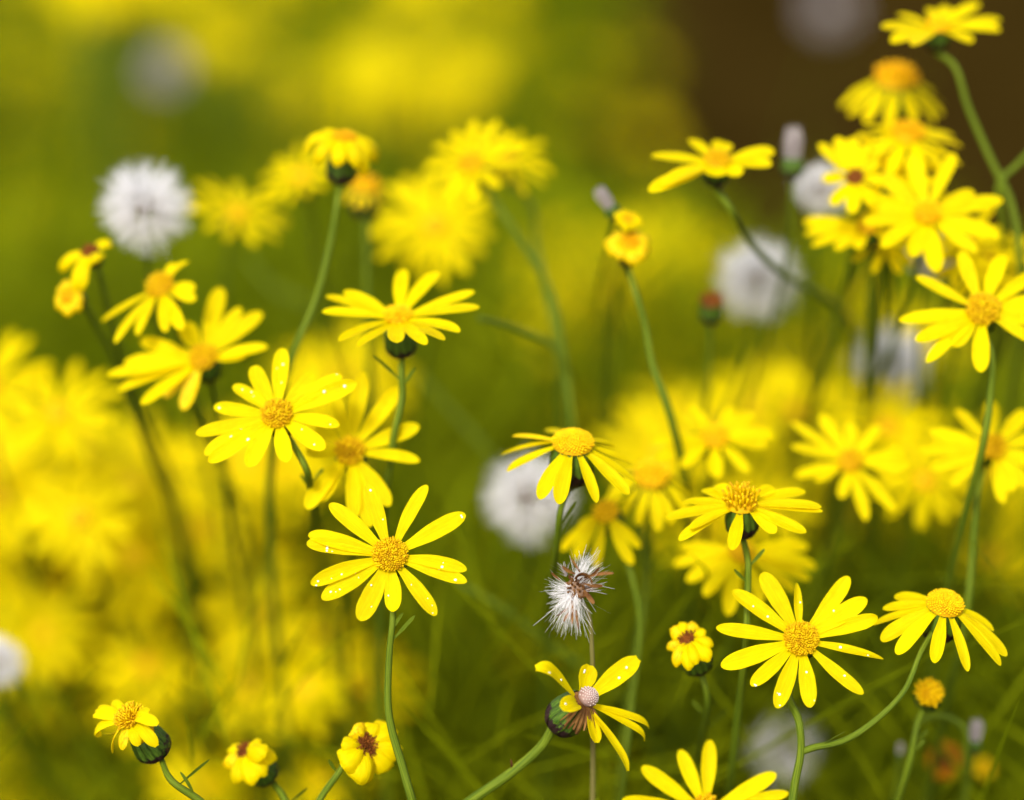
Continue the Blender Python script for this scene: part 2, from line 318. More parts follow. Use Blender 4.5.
def seed_head(label, c, b, R, stem=None, n=(0, .6), mname='hair', closed=False, name='seed_head', group=None, cnt=110, withcup=True):
    d = dist(b); s = d / FPX; C = at(c[0], c[1], d); R = R * s; n = facing(*n)
    if closed: top = C - n * R * .9
    else: top = C - n * R * .25
    P = stem_points(top, n, stem, d); root = thing(name, P[-1], label, 'seed head', group)
    q = MB(); tube(q, P, .00045, .0007); part('stem', q, M['stem'], root)
    q = MB(); rng = np.random.default_rng(int(c[0] * 7 + c[1])); u, v = frame_of(n); V = []; Fc = []
    def hair(p0, p1, w):
        k = len(V); x = unit(np.cross(p1 - p0, rng.normal(size=3))) * w * .5
        V.extend((p0 - x, p0 + x, p1 + x * .5, p1 - x * .5)); Fc.append((k, k + 1, k + 2, k + 3))
    if closed:
        for k in range(420):
            an = rng.uniform(0, 6.283); ro = math.sqrt(rng.uniform(0, 1)); rd = u * math.cos(an) + v * math.sin(an)
            hair(C - n * R * .8 + rd * R * .22 * ro, C + n * R * rng.uniform(.35, 1.0) + rd * R * .36 * ro * rng.uniform(.5, 1.2), .00012)
    else:
        for k in range(cnt):
            z = 1 - 1.72 * (k + .5) / cnt; an = k * 2.39996; rr = math.sqrt(1 - z * z); ax = unit(n * z + rr * (u * math.cos(an) + v * math.sin(an)) + .08 * rng.normal(size=3))
            p0 = C + ax * R * .30 * rng.uniform(.75, 1.25); x = unit(np.cross(ax, [.3, .5, .8])); y = np.cross(ax, x); rl = R * rng.uniform(.82, 1.08)
            for j in range(20):
                g = rng.uniform(0, 6.283); sp = math.tan(rng.uniform(.05, .62)); dv = unit(ax + sp * (x * math.cos(g) + y * math.sin(g)))
                hair(p0, p0 + dv * (rl - R * .30) * rng.uniform(.75, 1.1), .00010)
    q.add(V, Fc); part('white_hair' if mname == 'hair' else 'grey_hair', q, M[mname], root)
    if closed:
        q = MB(); cup(q, C - n * R * .25, n, R * .36, R * .75); part('flower_cup', q, M['cup'], root)
    else:
        q = MB(); dome(q, C, n, R * .10, R * .10, 5, 12); dome(q, C, -n, R * .10, R * .10, 5, 12); part('seed_core', q, M['seed'], root)
        for k in range(0, cnt, 3):
            z = 1 - 1.72 * (k + .5) / cnt; an = k * 2.39996; rr = math.sqrt(1 - z * z); ax = unit(n * z + rr * (u * math.cos(an) + v * math.sin(an)))
            q = MB() if k == 0 else q; tube(q, [C + ax * R * .08, C + ax * R * .2, C + ax * R * .32], .00016, .00006, 5, 0, 2)
        part('seed_cluster', q, M['seed'], root)
    return root

# ------------------------------------------------------------------ setting: soil and undergrowth
g = MB(); nx, ny = 90, 90; V = []
for i in range(ny):
    for j in range(nx):
        x = (j / (nx - 1) - .5); y = i / (ny - 1); X = 60 * x * abs(x) * 2; Y = -1.5 + 40 * y ** 2.2
        V.append((X, Y, -.006 + .012 * math.sin(9 * X + 3 * Y) * math.sin(7 * Y) * (1 if abs(X) < 3 and Y < 6 else 0) - .014))
g.add(V, grid_faces(ny, nx)); go = part('ground', g, M['ground'], None); tag(go, 'dark brown bare soil under and behind the flowers', kind='structure')

def undergrowth(spec):
    Vs, Fs = [], []; off = 0
    for (x0, x1, y0, y1, d0, d1, cnt, l0, l1, w0, w1, zlo) in spec:
        n = cnt; px = RNG.uniform(x0, x1, n); py = RNG.uniform(y0, y1, n); d = RNG.uniform(d0, d1, n)
        P = CP[None] + F_[None] * d[:, None] + R_[None] * ((px - 512) / FPX * d)[:, None] + U_[None] * ((400 - py) / FPX * d)[:, None]
        P = P[P[:, 2] > zlo]; n = len(P)
        if n == 0: continue
        an = RNG.uniform(0, 2 * np.pi, n); up = RNG.uniform(.2, 1.6, n); D = np.stack([np.cos(an), np.sin(an), up], 1); D /= np.linalg.norm(D, axis=1)[:, None]
        ln = RNG.uniform(l0, l1, n); wd = RNG.uniform(w0, w1, n); Wv = np.cross(D, np.array([0, 0, 1.0]) + RNG.normal(size=(n, 3)) * .4); Wv /= np.linalg.norm(Wv, axis=1)[:, None]
        dr = RNG.uniform(.0, .35, n); vs = []
        for (t, ww) in ((0, .35), (.3, .9), (.65, 1), (1, .08)):
            c = P + D * (ln * t)[:, None] - np.array([0, 0, 1.0])[None] * (ln * dr * t * t)[:, None]
            vs += [c - Wv * (wd * ww * .5)[:, None], c + Wv * (wd * ww * .5)[:, None]]
        vs = np.stack(vs, 1); Vs.append(vs.reshape(-1, 3)); k = off + 8 * np.arange(n)
        for q in range(3): Fs.append(np.stack([k + 2 * q, k + 2 * q + 1, k + 2 * q + 3, k + 2 * q + 2], 1))
        off += 8 * n
    me = bpy.data.meshes.new('undergrowth'); me.from_pydata(np.concatenate(Vs).tolist(), [], np.concatenate(Fs).tolist()); me.materials.append(M['leaf'])
    o = bpy.data.objects.new('undergrowth', me); COL.objects.link(o)
    return tag(o, 'blurred tangle of thin green leaves and stalks under the flowers', 'undergrowth', None, 'stuff')
undergrowth([
    # x0   x1    y0   y1    d0   d1   count  length      width       lowest
    (-150, 1180, 700, 1500, .62, 1.1, 4000, .02, .05, .0010, .0025, .0),
    (-60, 340, 450, 770, .58, .74, 300, .02, .045, .0008, .002, .0),
    (-200, 520, -60, 110, 1.0, 1.6, 450, .03, .06, .002, .004, .0),
    (520, 930, 270, 430, .7, 1.0, 800, .025, .055, .001, .0024, .0),
    (-150, 1180, 400, 900, .95, 1.5, 9000, .03, .07, .002, .004, .0),
    (-200, 560, 190, 460, 1.1, 1.9, 7000, .03, .07, .002, .004, .0),
    (-250, 560, 60, 260, 1.8, 3.0, 7000, .04, .09, .003, .006, .0),
    (-350, 620, -80, 120, 2.4, 3.6, 6000, .05, .10, .004, .008, .0),
    (480, 690, 230, 420, .9, 1.5, 1600, .03, .06, .002, .004, .0),
    (420, 1120, 640, 1150, .485, .56, 330, .02, .06, .0005, .0011, .0),
    (-60, 420, 690, 1150, .49, .57, 120, .02, .06, .0005, .0010, .0),
    (400, 1150, 570, 1200, .54, .72, 1800, .03, .08, .0007, .0016, .0),
    (-120, 1150, 580, 1000, .62, .90, 3600, .025, .06, .0010, .0024, .0),
    (300, 1150, 480, 1000, .60, 1.0, 900, .08, .17, .0007, .0013, .0),
    (380, 1150, 540, 860, .75, 1.0, 4500, .025, .06, .0018, .0045, .0),
    (-100, 320, 240, 480, .75, 1.1, 1200, .03, .06, .0015, .003, .0),
])

# ------------------------------------------------------------------ background flowers, far out of focus
def ring_mesh(k):
    random.seed(50 + k); q = MB(); n = np.array([0, 0, 1.0]); z = np.zeros(3); e = rnd(-18, 14); p0 = rnd(0, 6)
    for i in range(13):
        p = p0 + 2 * math.pi * (i + rnd(-.25, .25)) / 13
        petal(q, z, n, np.array([math.cos(p), math.sin(p), 0]), .0022, .0140 * rnd(.85, 1.1), rad(e + rnd(-8, 8)), rnd(.1, .5), .0031, .3, rnd(-.3, .3), 7, 3)
    return q.mesh('petal_ring', M['petal'], (0, 0, 0))
RINGS = [ring_mesh(k) for k in range(8)]
DISCS = []
for k in range(3):
    q = MB(); dome(q, np.zeros(3), np.array([0, 0, 1.0]), .0028, .0015, 4, 10); DISCS.append(q.mesh('disc', M[('gold', 'yellow_disc', 'orange')[k]], (0, 0, 0)))
random.seed(99)
def far_flower(x, y, d, label, group, size=1.0, nrm=None):
    C = at(x, y, d)
    if C[2] < .05: return
    n = unit(nrm if nrm is not None else (rnd(-.5, .5), rnd(-1.1, -.1), rnd(.4, 1.0)))
    base = np.array([C[0] + rnd(-.03, .03), C[1] + C[2] * rnd(.8, 1.4), 0]); root = thing('blurred_daisy', base, label, 'flower', group)
    Mx = Matrix.Translation(Vector(C - base)) @ Vector(n).to_track_quat('Z', 'Y').to_matrix().to_4x4() @ Matrix.Rotation(rnd(0, 6), 4, 'Z') @ Matrix.Scale(size * rnd(.88, 1.1), 4)
    for (nm, me) in (('petal_ring', random.choice(RINGS)), ('disc', random.choice(DISCS))):
        o = bpy.data.objects.new(nm, me); COL.objects.link(o); o.parent = root; o.matrix_local = Mx
    q = MB(); tube(q, [C - n * .001, C - n * .006 + np.array([0, .003, -.005]), C * .65 + base * .35 + np.array([0, 0, -.01]), base], .0016, .0010, 6, 0, 4); part('stem', q, M['stem'], root)
FAR = [
    (-30, 320, 100, 240, 1.1, 1.7, 14, 'faint blurred daisy in the dark green behind the white puff', 'daisies behind the left white puff'),
    (330, 500, 70, 150, 1.0, 1.5, 8, 'blurred daisy above and behind the large soft flower at top centre', 'daisies behind the top centre flower'),
    (-20, 330, 450, 690, .57, .72, 60, 'soft blurred daisy in the thick yellow mass at lower left', 'daisies of the lower left mass'),
    (-20, 430, 670, 850, .60, .80, 28, 'soft blurred daisy low down behind the wilted heads', 'daisies behind the wilted heads'),
    (300, 430, 370, 440, .62, .72, 5, 'blurred daisy behind the two sharp flowers left of centre', 'daisies behind the left centre pair'),
    (540, 730, 240, 440, .78, 1.15, 27, 'dim blurred daisy behind the thin stalks right of centre', 'daisies behind the centre stalks'),
    (630, 1050, 410, 570, .56, .70, 28, 'blurred daisy in the band of flowers behind the right-hand blooms', 'daisies of the right band'),
    (690, 930, 290, 400, .68, .95, 8, 'blurred daisy below the grey puff at upper right', 'daisies below the grey puff'),
    (640, 1040, 570, 830, .70, 1.0, 56, 'dim blurred daisy in the green at lower right', 'daisies in the lower right green'),
    (430, 640, 540, 810, .68, .95, 36, 'blurred daisy behind the ragged white seed tuft', 'daisies behind the ragged tuft'),
]
for (x0, x1, y0, y1, d0, d1, n, lab, grp) in FAR:
    for k in range(n): far_flower(rnd(x0, x1), rnd(y0, y1), rnd(d0, d1), lab, grp)

# the far field at the top left: one mass nobody could count
random.seed(31); q = MB(); st = MB()
for c in range(32):
    cx, cy, cd = rnd(-60, 490), rnd(-50, 75), rnd(.95, 1.7)
    for m in range(random.choice((1, 2, 3, 4))):
        C = at(cx + rnd(-45, 45), cy + rnd(-30, 30), cd + rnd(-.06, .06)); n = unit((rnd(-.5, .5), rnd(-.9, -.1), rnd(.4, 1.0))); me = random.choice(RINGS)
        T = np.array(Vector(n).to_track_quat('Z', 'Y').to_matrix()); co = np.empty(len(me.vertices) * 3); me.vertices.foreach_get('co', co)
        q.add(co.reshape(-1, 3) @ T.T * rnd(.9, 1.15) + C, [tuple(p.vertices) for p in me.polygons], None, 0)
        base = np.array([C[0], C[1] + .1, 0]); tube(q, [C - n * .001, C * .6 + base * .4, base], .0014, .001, 5, 1, 3)
for c in range(7):
    C = at(rnd(490, 650), rnd(-10, 210), rnd(1.4, 2.1)); n = unit((rnd(-.5, .5), rnd(-.9, -.1), rnd(.4, 1.0))); me = random.choice(RINGS)
    T = np.array(Vector(n).to_track_quat('Z', 'Y').to_matrix()); co = np.empty(len(me.vertices) * 3); me.vertices.foreach_get('co', co)
    q.add(co.reshape(-1, 3) @ T.T + C, [tuple(p.vertices) for p in me.polygons], None, 0); base = np.array([C[0], C[1] + .1, 0]); tube(q, [C - n * .001, C * .6 + base * .4, base], .0014, .001, 5, 1, 3)
tag(part('far_flower_field', q, [M['petal'], M['stem']], None), 'far field of daisies melting into soft yellow discs along the top left', 'flower field', None, 'stuff')

# ------------------------------------------------------------------ middle distance flowers
FL = flower
FL('blurred daisy with a round orange heart, at the left edge of the yellow mass', (79, 517), 22, (0, .25), 12, 62, lo=True, nfl=0, disc='gold')
FL('blurred daisy near the left edge with one long petal reaching right', (58, 412), 20, (.1, .55), 12, 66, lo=True, nfl=0, disc='gold')
FL('blurred daisy cut by the left edge of the picture', (-10, 385), 20, (.2, .4), 12, 64, lo=True, nfl=0)
FL('large soft daisy facing us behind the upturned central flower', (435, 225), 21, (0, .35), 13, 66, lo=True, nfl=0, count=16, e=2)
FL('blurred daisy with orange heart leaning left, left of the bent green stalk', (471, 163), 14, (-.35, .6), 12, 58, lo=True, nfl=30, disc='orange',
   stem=[(497, 205), (524, 246), (550, 290), (562, 350), (572, 420)])
FL('blurred daisy with cut-off right rim on the thick pale green stalk', (508, 158), 17, (.35, .65), 11, 50, lo=True, nfl=0, stem=[(531, 205), (537, 250), (549, 300, 15)])
FL('blurred daisy tipped on its side between white puff and domed wilted flower', (238, 212), 20, (.35, .75), 11, 58, lo=True, nfl=0)
FL('blurred daisy half hidden behind the domed wilted flower', (300, 175), 20, (-.2, .7), 11, 46, lo=True, nfl=0)
FL('blurred orange-yellow fading daisy just right of the domed wilted flower', (366, 186), 15, (.1, .85), 15, 28, lo=True, disc='orange', e=-40, nfl=20, stem=[(366, 220), (367, 300)], pm='petal_old')
wilted('domed wilted daisy with turned-down petals on a long curving stalk', (344, 138), 8, (.1, .90), 12, 38, cupOff=1.5, cupW=1.2, stem=[(338, 198), (331, 240), (316, 300), (294, 352)], sweep=2.2, tilt=25, count=12, W=.42, disc='orange', cupH=2.6)
seed_head('bright white round puff at upper left', (145, 208), 10, 50, n=(.1, .7))
wilted('small ragged daisy with brown heart below the left white puff', (90, 251), 8, (-.25, .7), 9, 34, sweep=1.4, tilt=20, count=6, W=.5, cupH=2.2,
       tips=[(48, 274), (60, 268), (76, 292), (84, 290), (108, 242), (100, 262)])
wilted('small orange closed head hanging under the ragged daisy with brown heart', (68, 297), 8, (-.5, .2), 9, 20, disc='orange', pm='petal_old', count=9, name='closing_daisy')
FL('daisy with a rolled top petal, nodding between the white puff and the large shaggy daisy', (160, 286), 8, (-.25, .62), 14, 64, nfl=50, disc='gold', e=-8,
   tips=[(100, 320), (117, 342), (140, 335), (170, 332), (186, 330), (197, 300), (196, 288), (186, 258, 20, {'curl': 1.6}), (172, 262, 20, {'curl': 1.2})])
FL('large shaggy daisy left of the sharp white-speckled one', (203, 358), 8, (-.1, .55), 14, 84, nfl=50, disc='gold', e=8, W=.2,
   tips=[(216, 284), (238, 305), (260, 310), (268, 345), (248, 352), (110, 374), (123, 360), (120, 388), (138, 338), (146, 402), (165, 398, -15, {'m': 'petal_old'}), (185, 410, -15, {'m': 'petal_old'}), (180, 320)])
FL('upturned daisy like a shuttlecock on a dark cup, centre of the upper half', (398, 316), 5, (-.05, .80), 13, 82, cupH=2.6, cupOff=1.2, cupW=1.2, e=14, W=.19, nfl=70, disc='yellow_disc',
   tips=[(401, 263), (436, 267), (474, 289), (479, 304), (460, 328), (445, 336), (428, 341), (399, 341), (362, 343), (342, 338), (323, 309), (325, 291), (343, 287)], stem=[(401, 372), (402, 395), (394, 435)])
FL('soft daisy with long spidery petals just above and behind the dewy star daisy', (350, 451), 5, (.02, .35), 14, 78, nfl=70, disc='gold', e=4, W=.2,
   tips=[(363, 371), (399, 386), (333, 393), (419, 425), (420, 459), (391, 504), (372, 524), (356, 516), (308, 506), (322, 500), (306, 450), (316, 424)])
# upper right cluster
FL('daisy at the very top right, tipped back on a long stalk', (939, 26), 11, (.12, .80), 12, 66, nfl=30, e=10, W=.25, lo=True, disc='yellow_disc',
   tips=[(873, 49), (876, 30), (898, 12), (934, 2), (985, -6), (1004, 14), (1000, 27), (968, 42), (900, 52), (955, 0)], stem=[(953, 64), (968, 107), (992, 162), (1010, 200), (1020, 260)])
FL('orange-domed daisy with drooping petals just under the topmost one', (896, 80), 14, (0, .86), 21, 58, nfl=40, e=-32, disc='orange', h=.55, lo=True, W=.20, pm='petal')
FL('orange-hearted daisy behind the bright cluster, below the drooping domed one', (908, 134), 11, (.05, .85), 16, 62, nfl=40, e=-14, disc='orange', h=.5, lo=True, W=.21)
FL('crumpled daisy with small brown heart at the left of the right-hand cluster', (855, 177), 9, (-.15, .45), 9, 44, nfl=30, disc='brown', e=12, W=.30,
   tips=[(820, 141), (838, 134), (853, 135), (868, 142), (822, 178), (829, 205), (848, 214), (884, 180), (878, 160), (870, 205)])
FL('large open daisy at the middle of the right-hand cluster', (927, 213), 8, (.0, .40), 13, 80, nfl=60, disc='yellow_disc', e=5, W=.21,
   tips=[(1003, 199), (998, 236), (974, 252), (931, 272), (908, 257), (879, 247), (862, 222), (866, 198), (958, 150), (914, 152), (884, 172), (975, 190)])
FL('daisy whose petals stick out low on the left of the right-hand cluster', (868, 226), 10, (-.2, .62), 11, 64, nfl=20, e=-4, W=.21, tips=[(807, 218), (806, 232), (812, 245), (834, 249), (856, 249), (890, 240), (880, 205)])
FL('half hidden daisy behind the right petals of the large open cluster daisy', (985, 262), 13, (.2, .5), 12, 56, nfl=0, lo=True)
FL('daisy cut by the right edge under the bright cluster', (1022, 285), 14, (.1, .4), 12, 56, nfl=0, lo=True)
FL('bright star daisy on a dark cup at the right edge, upper half', (983, 310), 5, (.0, .40), 16, 80, nfl=90, disc='gold', e=3, W=.2,
   tips=[(918, 274), (965, 248), (1008, 251), (898, 320), (913, 340), (923, 361), (950, 345), (976, 371), (1034, 341), (1050, 322), (1045, 298), (1040, 270)], stem=[(991, 352), (990, 400), (984, 440)])
FL('side-on daisy with spread wings, left of the pale closed brush', (717, 160), 8, (.05, .78), 13, 76, nfl=40, disc='gold', e=8, W=.27,
   tips=[(651, 155), (642, 194), (660, 186), (692, 134), (775, 148), (771, 162), (736, 173), (712, 176), (725, 140)], stem=[(729, 206), (745, 236, 10), (780, 272, 13), (834, 304, 17)])
wilted('small round yellow bud above the ragged golden head', (628, 219), 8, (.1, .6), 7, 15, disc='gold', count=9, name='closing_daisy', stem=[(626, 240, 11), (622, 262, 15)])
wilted('ragged golden head on a dark thin stalk right of centre', (629, 243), 8, (.05, .7), 11, 26, disc='orange', pm='petal_old', count=10, sweep=2.4, tilt=50, stem=[(634, 288), (645, 325), (652, 362), (668, 408)])
seed_head('small pale brown closed tuft touching the round yellow bud', (607, 203), 9, 20, n=(-.5, .7), mname='hair_old', closed=True, stem=[(612, 232, 12), (606, 262, 17)])
wilted('rusty orange dead head on a green cup beside the grey puff', (712, 300), 12, (.0, .8), 11, 14, disc='brown', pm='petal_dry', count=7)
seed_head('lilac grey puff behind the crossing stalk, upper right', (758, 280), 17, 46, n=(.1, .6))
seed_head('white puff mostly hidden behind the crumpled daisy', (822, 190), 15, 30, n=(0, .6))
seed_head('white puff peeping out under the large open daisy', (930, 257), 14, 26, n=(0, .6))
seed_head('dim beige puff left of the right-edge star daisy', (893, 363), 25, 42, n=(0, .5))
seed_head('narrow pale brush of closed seed hairs against the brown', (793, 152), 12, 27, n=(0, .95), mname='hair_old', closed=True)
seed_head('white round puff behind the drooping central daisy', (528, 497), 13, 50, n=(-.1, .2))
seed_head('white puff cut by the left edge', (-6, 662), 16, 30, n=(0, .5))
seed_head('pale grey puff low down, behind the lower right stalk', (785, 750), 24, 40, n=(0, .4))
seed_head('large dim puff far off at top left', (165, 70), 62, 25, n=(0, .5), mname='hair_old')
seed_head('large dim lilac puff far off before the brown soil', (830, 8), 72, 26, n=(0, .5), mname='hair_old')
# right-hand middle band
FL('blurred daisy with a curled right petal above the spiky-hearted one', (715, 437), 10, (.02, .5), 13, 66, nfl=40, disc='yellow_disc', e=6, W=.21,
   tips=[(669, 411), (690, 402), (651, 441), (655, 455), (777, 434, 5, {'curl': .8}), (765, 445), (714, 476), (747, 470), (735, 405), (680, 465), (755, 412)])
FL('domed blurred daisy between the drooping central one and the spiky-hearted one', (652, 477), 9, (.0, .78), 18, 58, nfl=50, disc='yellow_disc', h=.55, e=-38, lo=True, W=.20)
FL('drooping blurred daisy under the right petals of the central one', (606, 512), 8, (-.3, .55), 13, 58, nfl=30, disc='yellow_disc', e=-25, W=.21,
   tips=[(562, 552), (575, 560), (596, 568), (632, 564), (640, 548), (622, 500), (580, 530)], stem=[(630, 570), (640, 620), (632, 700), (622, 790)])
FL('blurred daisy hanging directly below the spiky-hearted one', (742, 552), 9, (.05, .62), 13, 76, nfl=30, disc='gold', e=-12, W=.2,
   tips=[(673, 564), (686, 580), (703, 594), (725, 613), (795, 591), (810, 580), (818, 567), (812, 548), (760, 600), (680, 548)])
FL('blurred daisy with parted lower petals, right of the curled-petal one', (850, 461), 10, (.0, .35), 12, 62, nfl=40, disc='gold', e=4, W=.20,
   tips=[(793, 421), (822, 414), (852, 421), (792, 445), (795, 475), (839, 497), (863, 518), (891, 510), (909, 466), (904, 450), (880, 425), (815, 480)])
FL('blurred daisy on a tall straight green stalk at the right edge', (993, 447), 8, (.0, .35), 13, 66, nfl=50, disc='gold', e=3, W=.23,
   tips=[(994, 399), (958, 408), (918, 449), (929, 467), (948, 485), (999, 502), (1026, 485), (1030, 410), (1048, 435), (1045, 465), (930, 430), (1010, 490)], stem=[(978, 492), (972, 560), (967, 612)])
FL('soft daisy left of the tall straight green stalk', (925, 480), 17, (.1, .5), 12, 58, lo=True, nfl=0, disc='gold')
FL('soft daisy above the one with parted lower petals', (888, 425), 20, (.0, .5), 12, 58, lo=True, nfl=0)
# lower right small heads
wilted('golden round bud with radiating florets, lower right', (929, 694), 5, (-.05, .45), 13, 14, disc='yellow_disc', nfl=70, h=.95, count=0, name='flower_bud', cupH=1.5, tall=.34, stem=[(918, 722), (910, 760)])
wilted('blurred rust-coloured head with dark centre at lower right', (945, 760), 15, (.0, .3), 11, 22, disc='brown', pm='petal_rust', count=11)
seed_head('small closed head with pinkish tip on a green cup, lower right corner', (975, 736), 10, 19, n=(.05, .9), mname='hair_old', closed=True)
seed_head('tiny pale closed head left of the rust-coloured one', (900, 751), 12, 9, n=(.0, .9), mname='hair_old', closed=True)
wilted('yellow blurred head below the small pinkish closed one', (985, 768), 17, (.3, .3), 7, 14, pm='petal_old', disc='gold', count=9, name='closing_daisy')

FL('soft daisy filling the gap under the right wing of the large open cluster daisy', (965, 240), 12, (.15, .5), 11, 58, lo=True, nfl=0, disc='gold')
FL('soft daisy between the crumpled daisy and the orange-hearted one', (893, 163), 11, (-.1, .6), 11, 56, lo=True, nfl=0, disc='gold')
FL('soft daisy low in the right-hand cluster, over the thin green stalks', (885, 238), 12, (.0, .6), 11, 50, lo=True, nfl=0, disc='gold')
# ------------------------------------------------------------------ sharp foreground flowers
FL('sharp dewy star daisy facing us on a thin straight stalk, lower left of centre', (390, 555), 0, (.02, .30), 17, 80, nfl=260, disc='gold', e=6, W=.205, drops=1.3, fsize=.058, tall=.17,
   tips=[(366, 484, 6, {'w': 1.15}), (426, 484), (329, 503), (465, 513), (308, 533), (307, 541), (312, 581), (323, 597, 4, {'w': 1.1}), (361, 618, 3, {'w': 1.15}), (394, 610, 2, {'w': 1.05}), (437, 612, 4, {'w': 1.15}), (467, 580), (467, 567)],
   stem=[(393, 612), (389, 660), (389, 715), (402, 765), (412, 800)])
FL('sharp speckled daisy leaning left with a dark cup, left of centre', (277, 414), 2.5, (-.1, .42), 15, 82, nfl=120, disc='gold', e=5, W=.2, drops=1.0, fsize=.08, tall=.22,
   tips=[(280, 346), (250, 364), (231, 384), (312, 372), (341, 374), (356, 381, 8, {'twist': .5}), (340, 423), (326, 447), (288, 460), (250, 465), (211, 460), (205, 452), (196, 432), (212, 405)], stem=[(305, 466), (311, 492, 5), (316, 530, 14)])
FL('drooping daisy with high yellow dome in front of the white puff, centre', (573, 443), 2.5, (.03, .84), 21, 70, nfl=260, disc='yellow_disc', h=.42, e=-26, W=.2, fsize=.055, tall=.10,
   tips=[(512, 435, -10, {'m': 'petal_old', 'w': .7}), (502, 459), (507, 473), (539, 500), (558, 505), (595, 503), (627, 495), (637, 486), (633, 466), (615, 450), (535, 430)], stem=[(561, 508), (557, 545, 4), (551, 590, 9)])
FL('flat side-on daisy with spiky gold heart on a black-green cup, right of centre', (742, 503), 2, (-.06, .80), 16, 80, nfl=46, disc='gold', h=.4, e=-2, W=.2, fsize=.10, tall=.75, splay=.25, cupH=2.7,
   tips=[(665, 516), (677, 538, -6), (684, 500), (704, 488), (729, 547, -14), (773, 532, -14), (803, 531, -8), (821, 509, 0, {'w': .8}), (820, 503, 2, {'w': .8}), (807, 490), (718, 484), (776, 486), (688, 526)], stem=[(748, 562), (748, 590), (746, 640)])
FL('daisy rising over the bottom edge, only its upper petals showing', (706, 812), 3, (.0, .35), 16, 80, nfl=60, disc='gold', e=10, W=.19,
   tips=[(681, 750), (711, 741), (642, 766), (776, 772), (788, 791), (622, 798), (640, 830), (700, 880), (740, 870), (770, 840), (660, 860)])

# the forked sprig at lower right: two heads on one stalk
d = dist(0); root_base = None
d = dist(.5)
sp = [at(800, 668, d + .006), at(789, 694, d + .004), at(799, 722, d), at(801, 750, d), at(795, 783, d), at(792, 805, d)]
l = sp[-1]; sp += [np.array([l[0] - .004, l[1] + .01, l[2] * .5]), np.array([l[0] - .008, l[1] + .02, 0])]
sprig = thing('flowering_sprig', sp[-1], 'forked sprig with a dewy star daisy and a drooping daisy on an arching stalk', 'flowering sprig')
q = MB(); tube(q, sp, .0006, .0008); part('stem', q, M['stem'], sprig)
q = MB(); tube(q, [at(801, 752, d), at(812, 748, d), at(843, 741, d), at(877, 719, d), at(904, 691, d), at(921, 652, d + .002), at(932, 632, d + .004)], .00066, .0005); part('side_stem', q, M['stem'], sprig)
q = MB(); petal(q, at(818, 748, d), unit(U_ - .5 * R_), unit(R_ + .35 * U_ - .3 * F_), 0, .006, .25, .2, .0008, .2, 0, 9, 3); part('small_leaf', q, M['stem'], sprig)
FL('', (801, 639), .5, (.02, .34), 17, 82, nfl=260, disc='gold', e=6, W=.205, drops=1.0, root=sprig, head='star-shaped head facing us, petals speckled with dew', fsize=.058, tall=.18,
   tips=[(764, 572), (798, 582, 10, {'w': .75, 'twist': .9}), (852, 577), (734, 590), (868, 598), (879, 616, 10, {'hook': -.9}), (883, 656, 6, {'twist': -.9, 'w': .85}), (860, 690), (807, 702), (774, 703), (749, 681), (720, 663), (716, 626)])
FL('', (945, 604), 1.5, (.10, .80), 19, 76, nfl=260, disc='yellow_disc', h=.45, e=-24, W=.2, root=sprig, head='drooping head with a high yellow dome', fsize=.055, tall=.10,
   tips=[(875, 627), (880, 641), (893, 654), (928, 661), (961, 669), (998, 665), (1004, 656), (994, 633), (886, 612), (900, 600)])

# half bald head on the leaning stalk
dd = dist(0); s0 = dd / FPX; C = at(588, 697, dd); n4 = facing(.60, .60); r4 = 14 * s0
P = [C - n4 * 58 * s0, at(543, 744, dd + .006), at(512, 772, dd + .006), at(470, 801, dd + .006), at(420, 840, dd + .008)]
l = P[-1]; P += [np.array([l[0] - .02, l[1] + .012, l[2] * .5]), np.array([l[0] - .03, l[1] + .02, 0])]
bald = thing('balding_daisy', P[-1], 'half bald daisy with pale dotted ball and eight ragged petals on a leaning stalk', 'wilted flower')
q = MB(); tube(q, P, .00085, .00095); part('stem', q, M['stem'], bald)
q = MB(); petal(q, at(512, 772, dd + .0058), unit(R_ * .6 - F_ * .6), unit(U_ - .3 * R_), 0, .0026, .3, .3, .0006, .2, 0, 7, 3); part('small_leaf', q, M['petal_dry'], bald)
q = MB(); cup(q, C - n4 * 13 * s0, n4, 17.5 * s0, 44 * s0, 39); part('flower_cup', q, M['cup'], bald)
for (tx, ty, e, ex) in [(549, 650, 24, {'hook': 1.3, 'w': 1.1}), (599, 660, 38, {'w': 1.25}), (647, 653, 42, {'w': 1.2}), (668, 726, 8, {'w': .6, 'hook': .7}), (665, 740, 4, {'w': .6, 'hook': .9}), (635, 763, 0, {'w': .8, 'hook': .5}), (599, 738, -12, {'w': 1.0}), (567, 697, 14, {'w': 1.1, 'curl': 1.2})]:
    a, ln = fit_azimuth(n4, (tx - 588) * s0, -(ty - 697) * s0, rad(e), 75 * s0); q = MB()
    ln = min(ln, 84 * s0)
    V = petal(q, C - n4 * 7 * s0, n4, a, r4 * .8, ln, rad(e), ex.get('curl', .2), 17 * s0 * ex['w'], .35, rnd(-.15, .15), 17, 7, 0, .42, 0, ex.get('hook', 0)); po = part('petal', q, M['petal'], bald)
    if e >= 0 and ty < 700:
        for k in range(2):
            q = MB(); v0 = V[random.randrange(5, 12) * 7 + random.randrange(2, 5)]; drop(q, v0 - F_ * .0001, -F_, .00025); part('dew_drop', q, M['drop'], po)
q = MB(); u4, v4 = frame_of(n4)
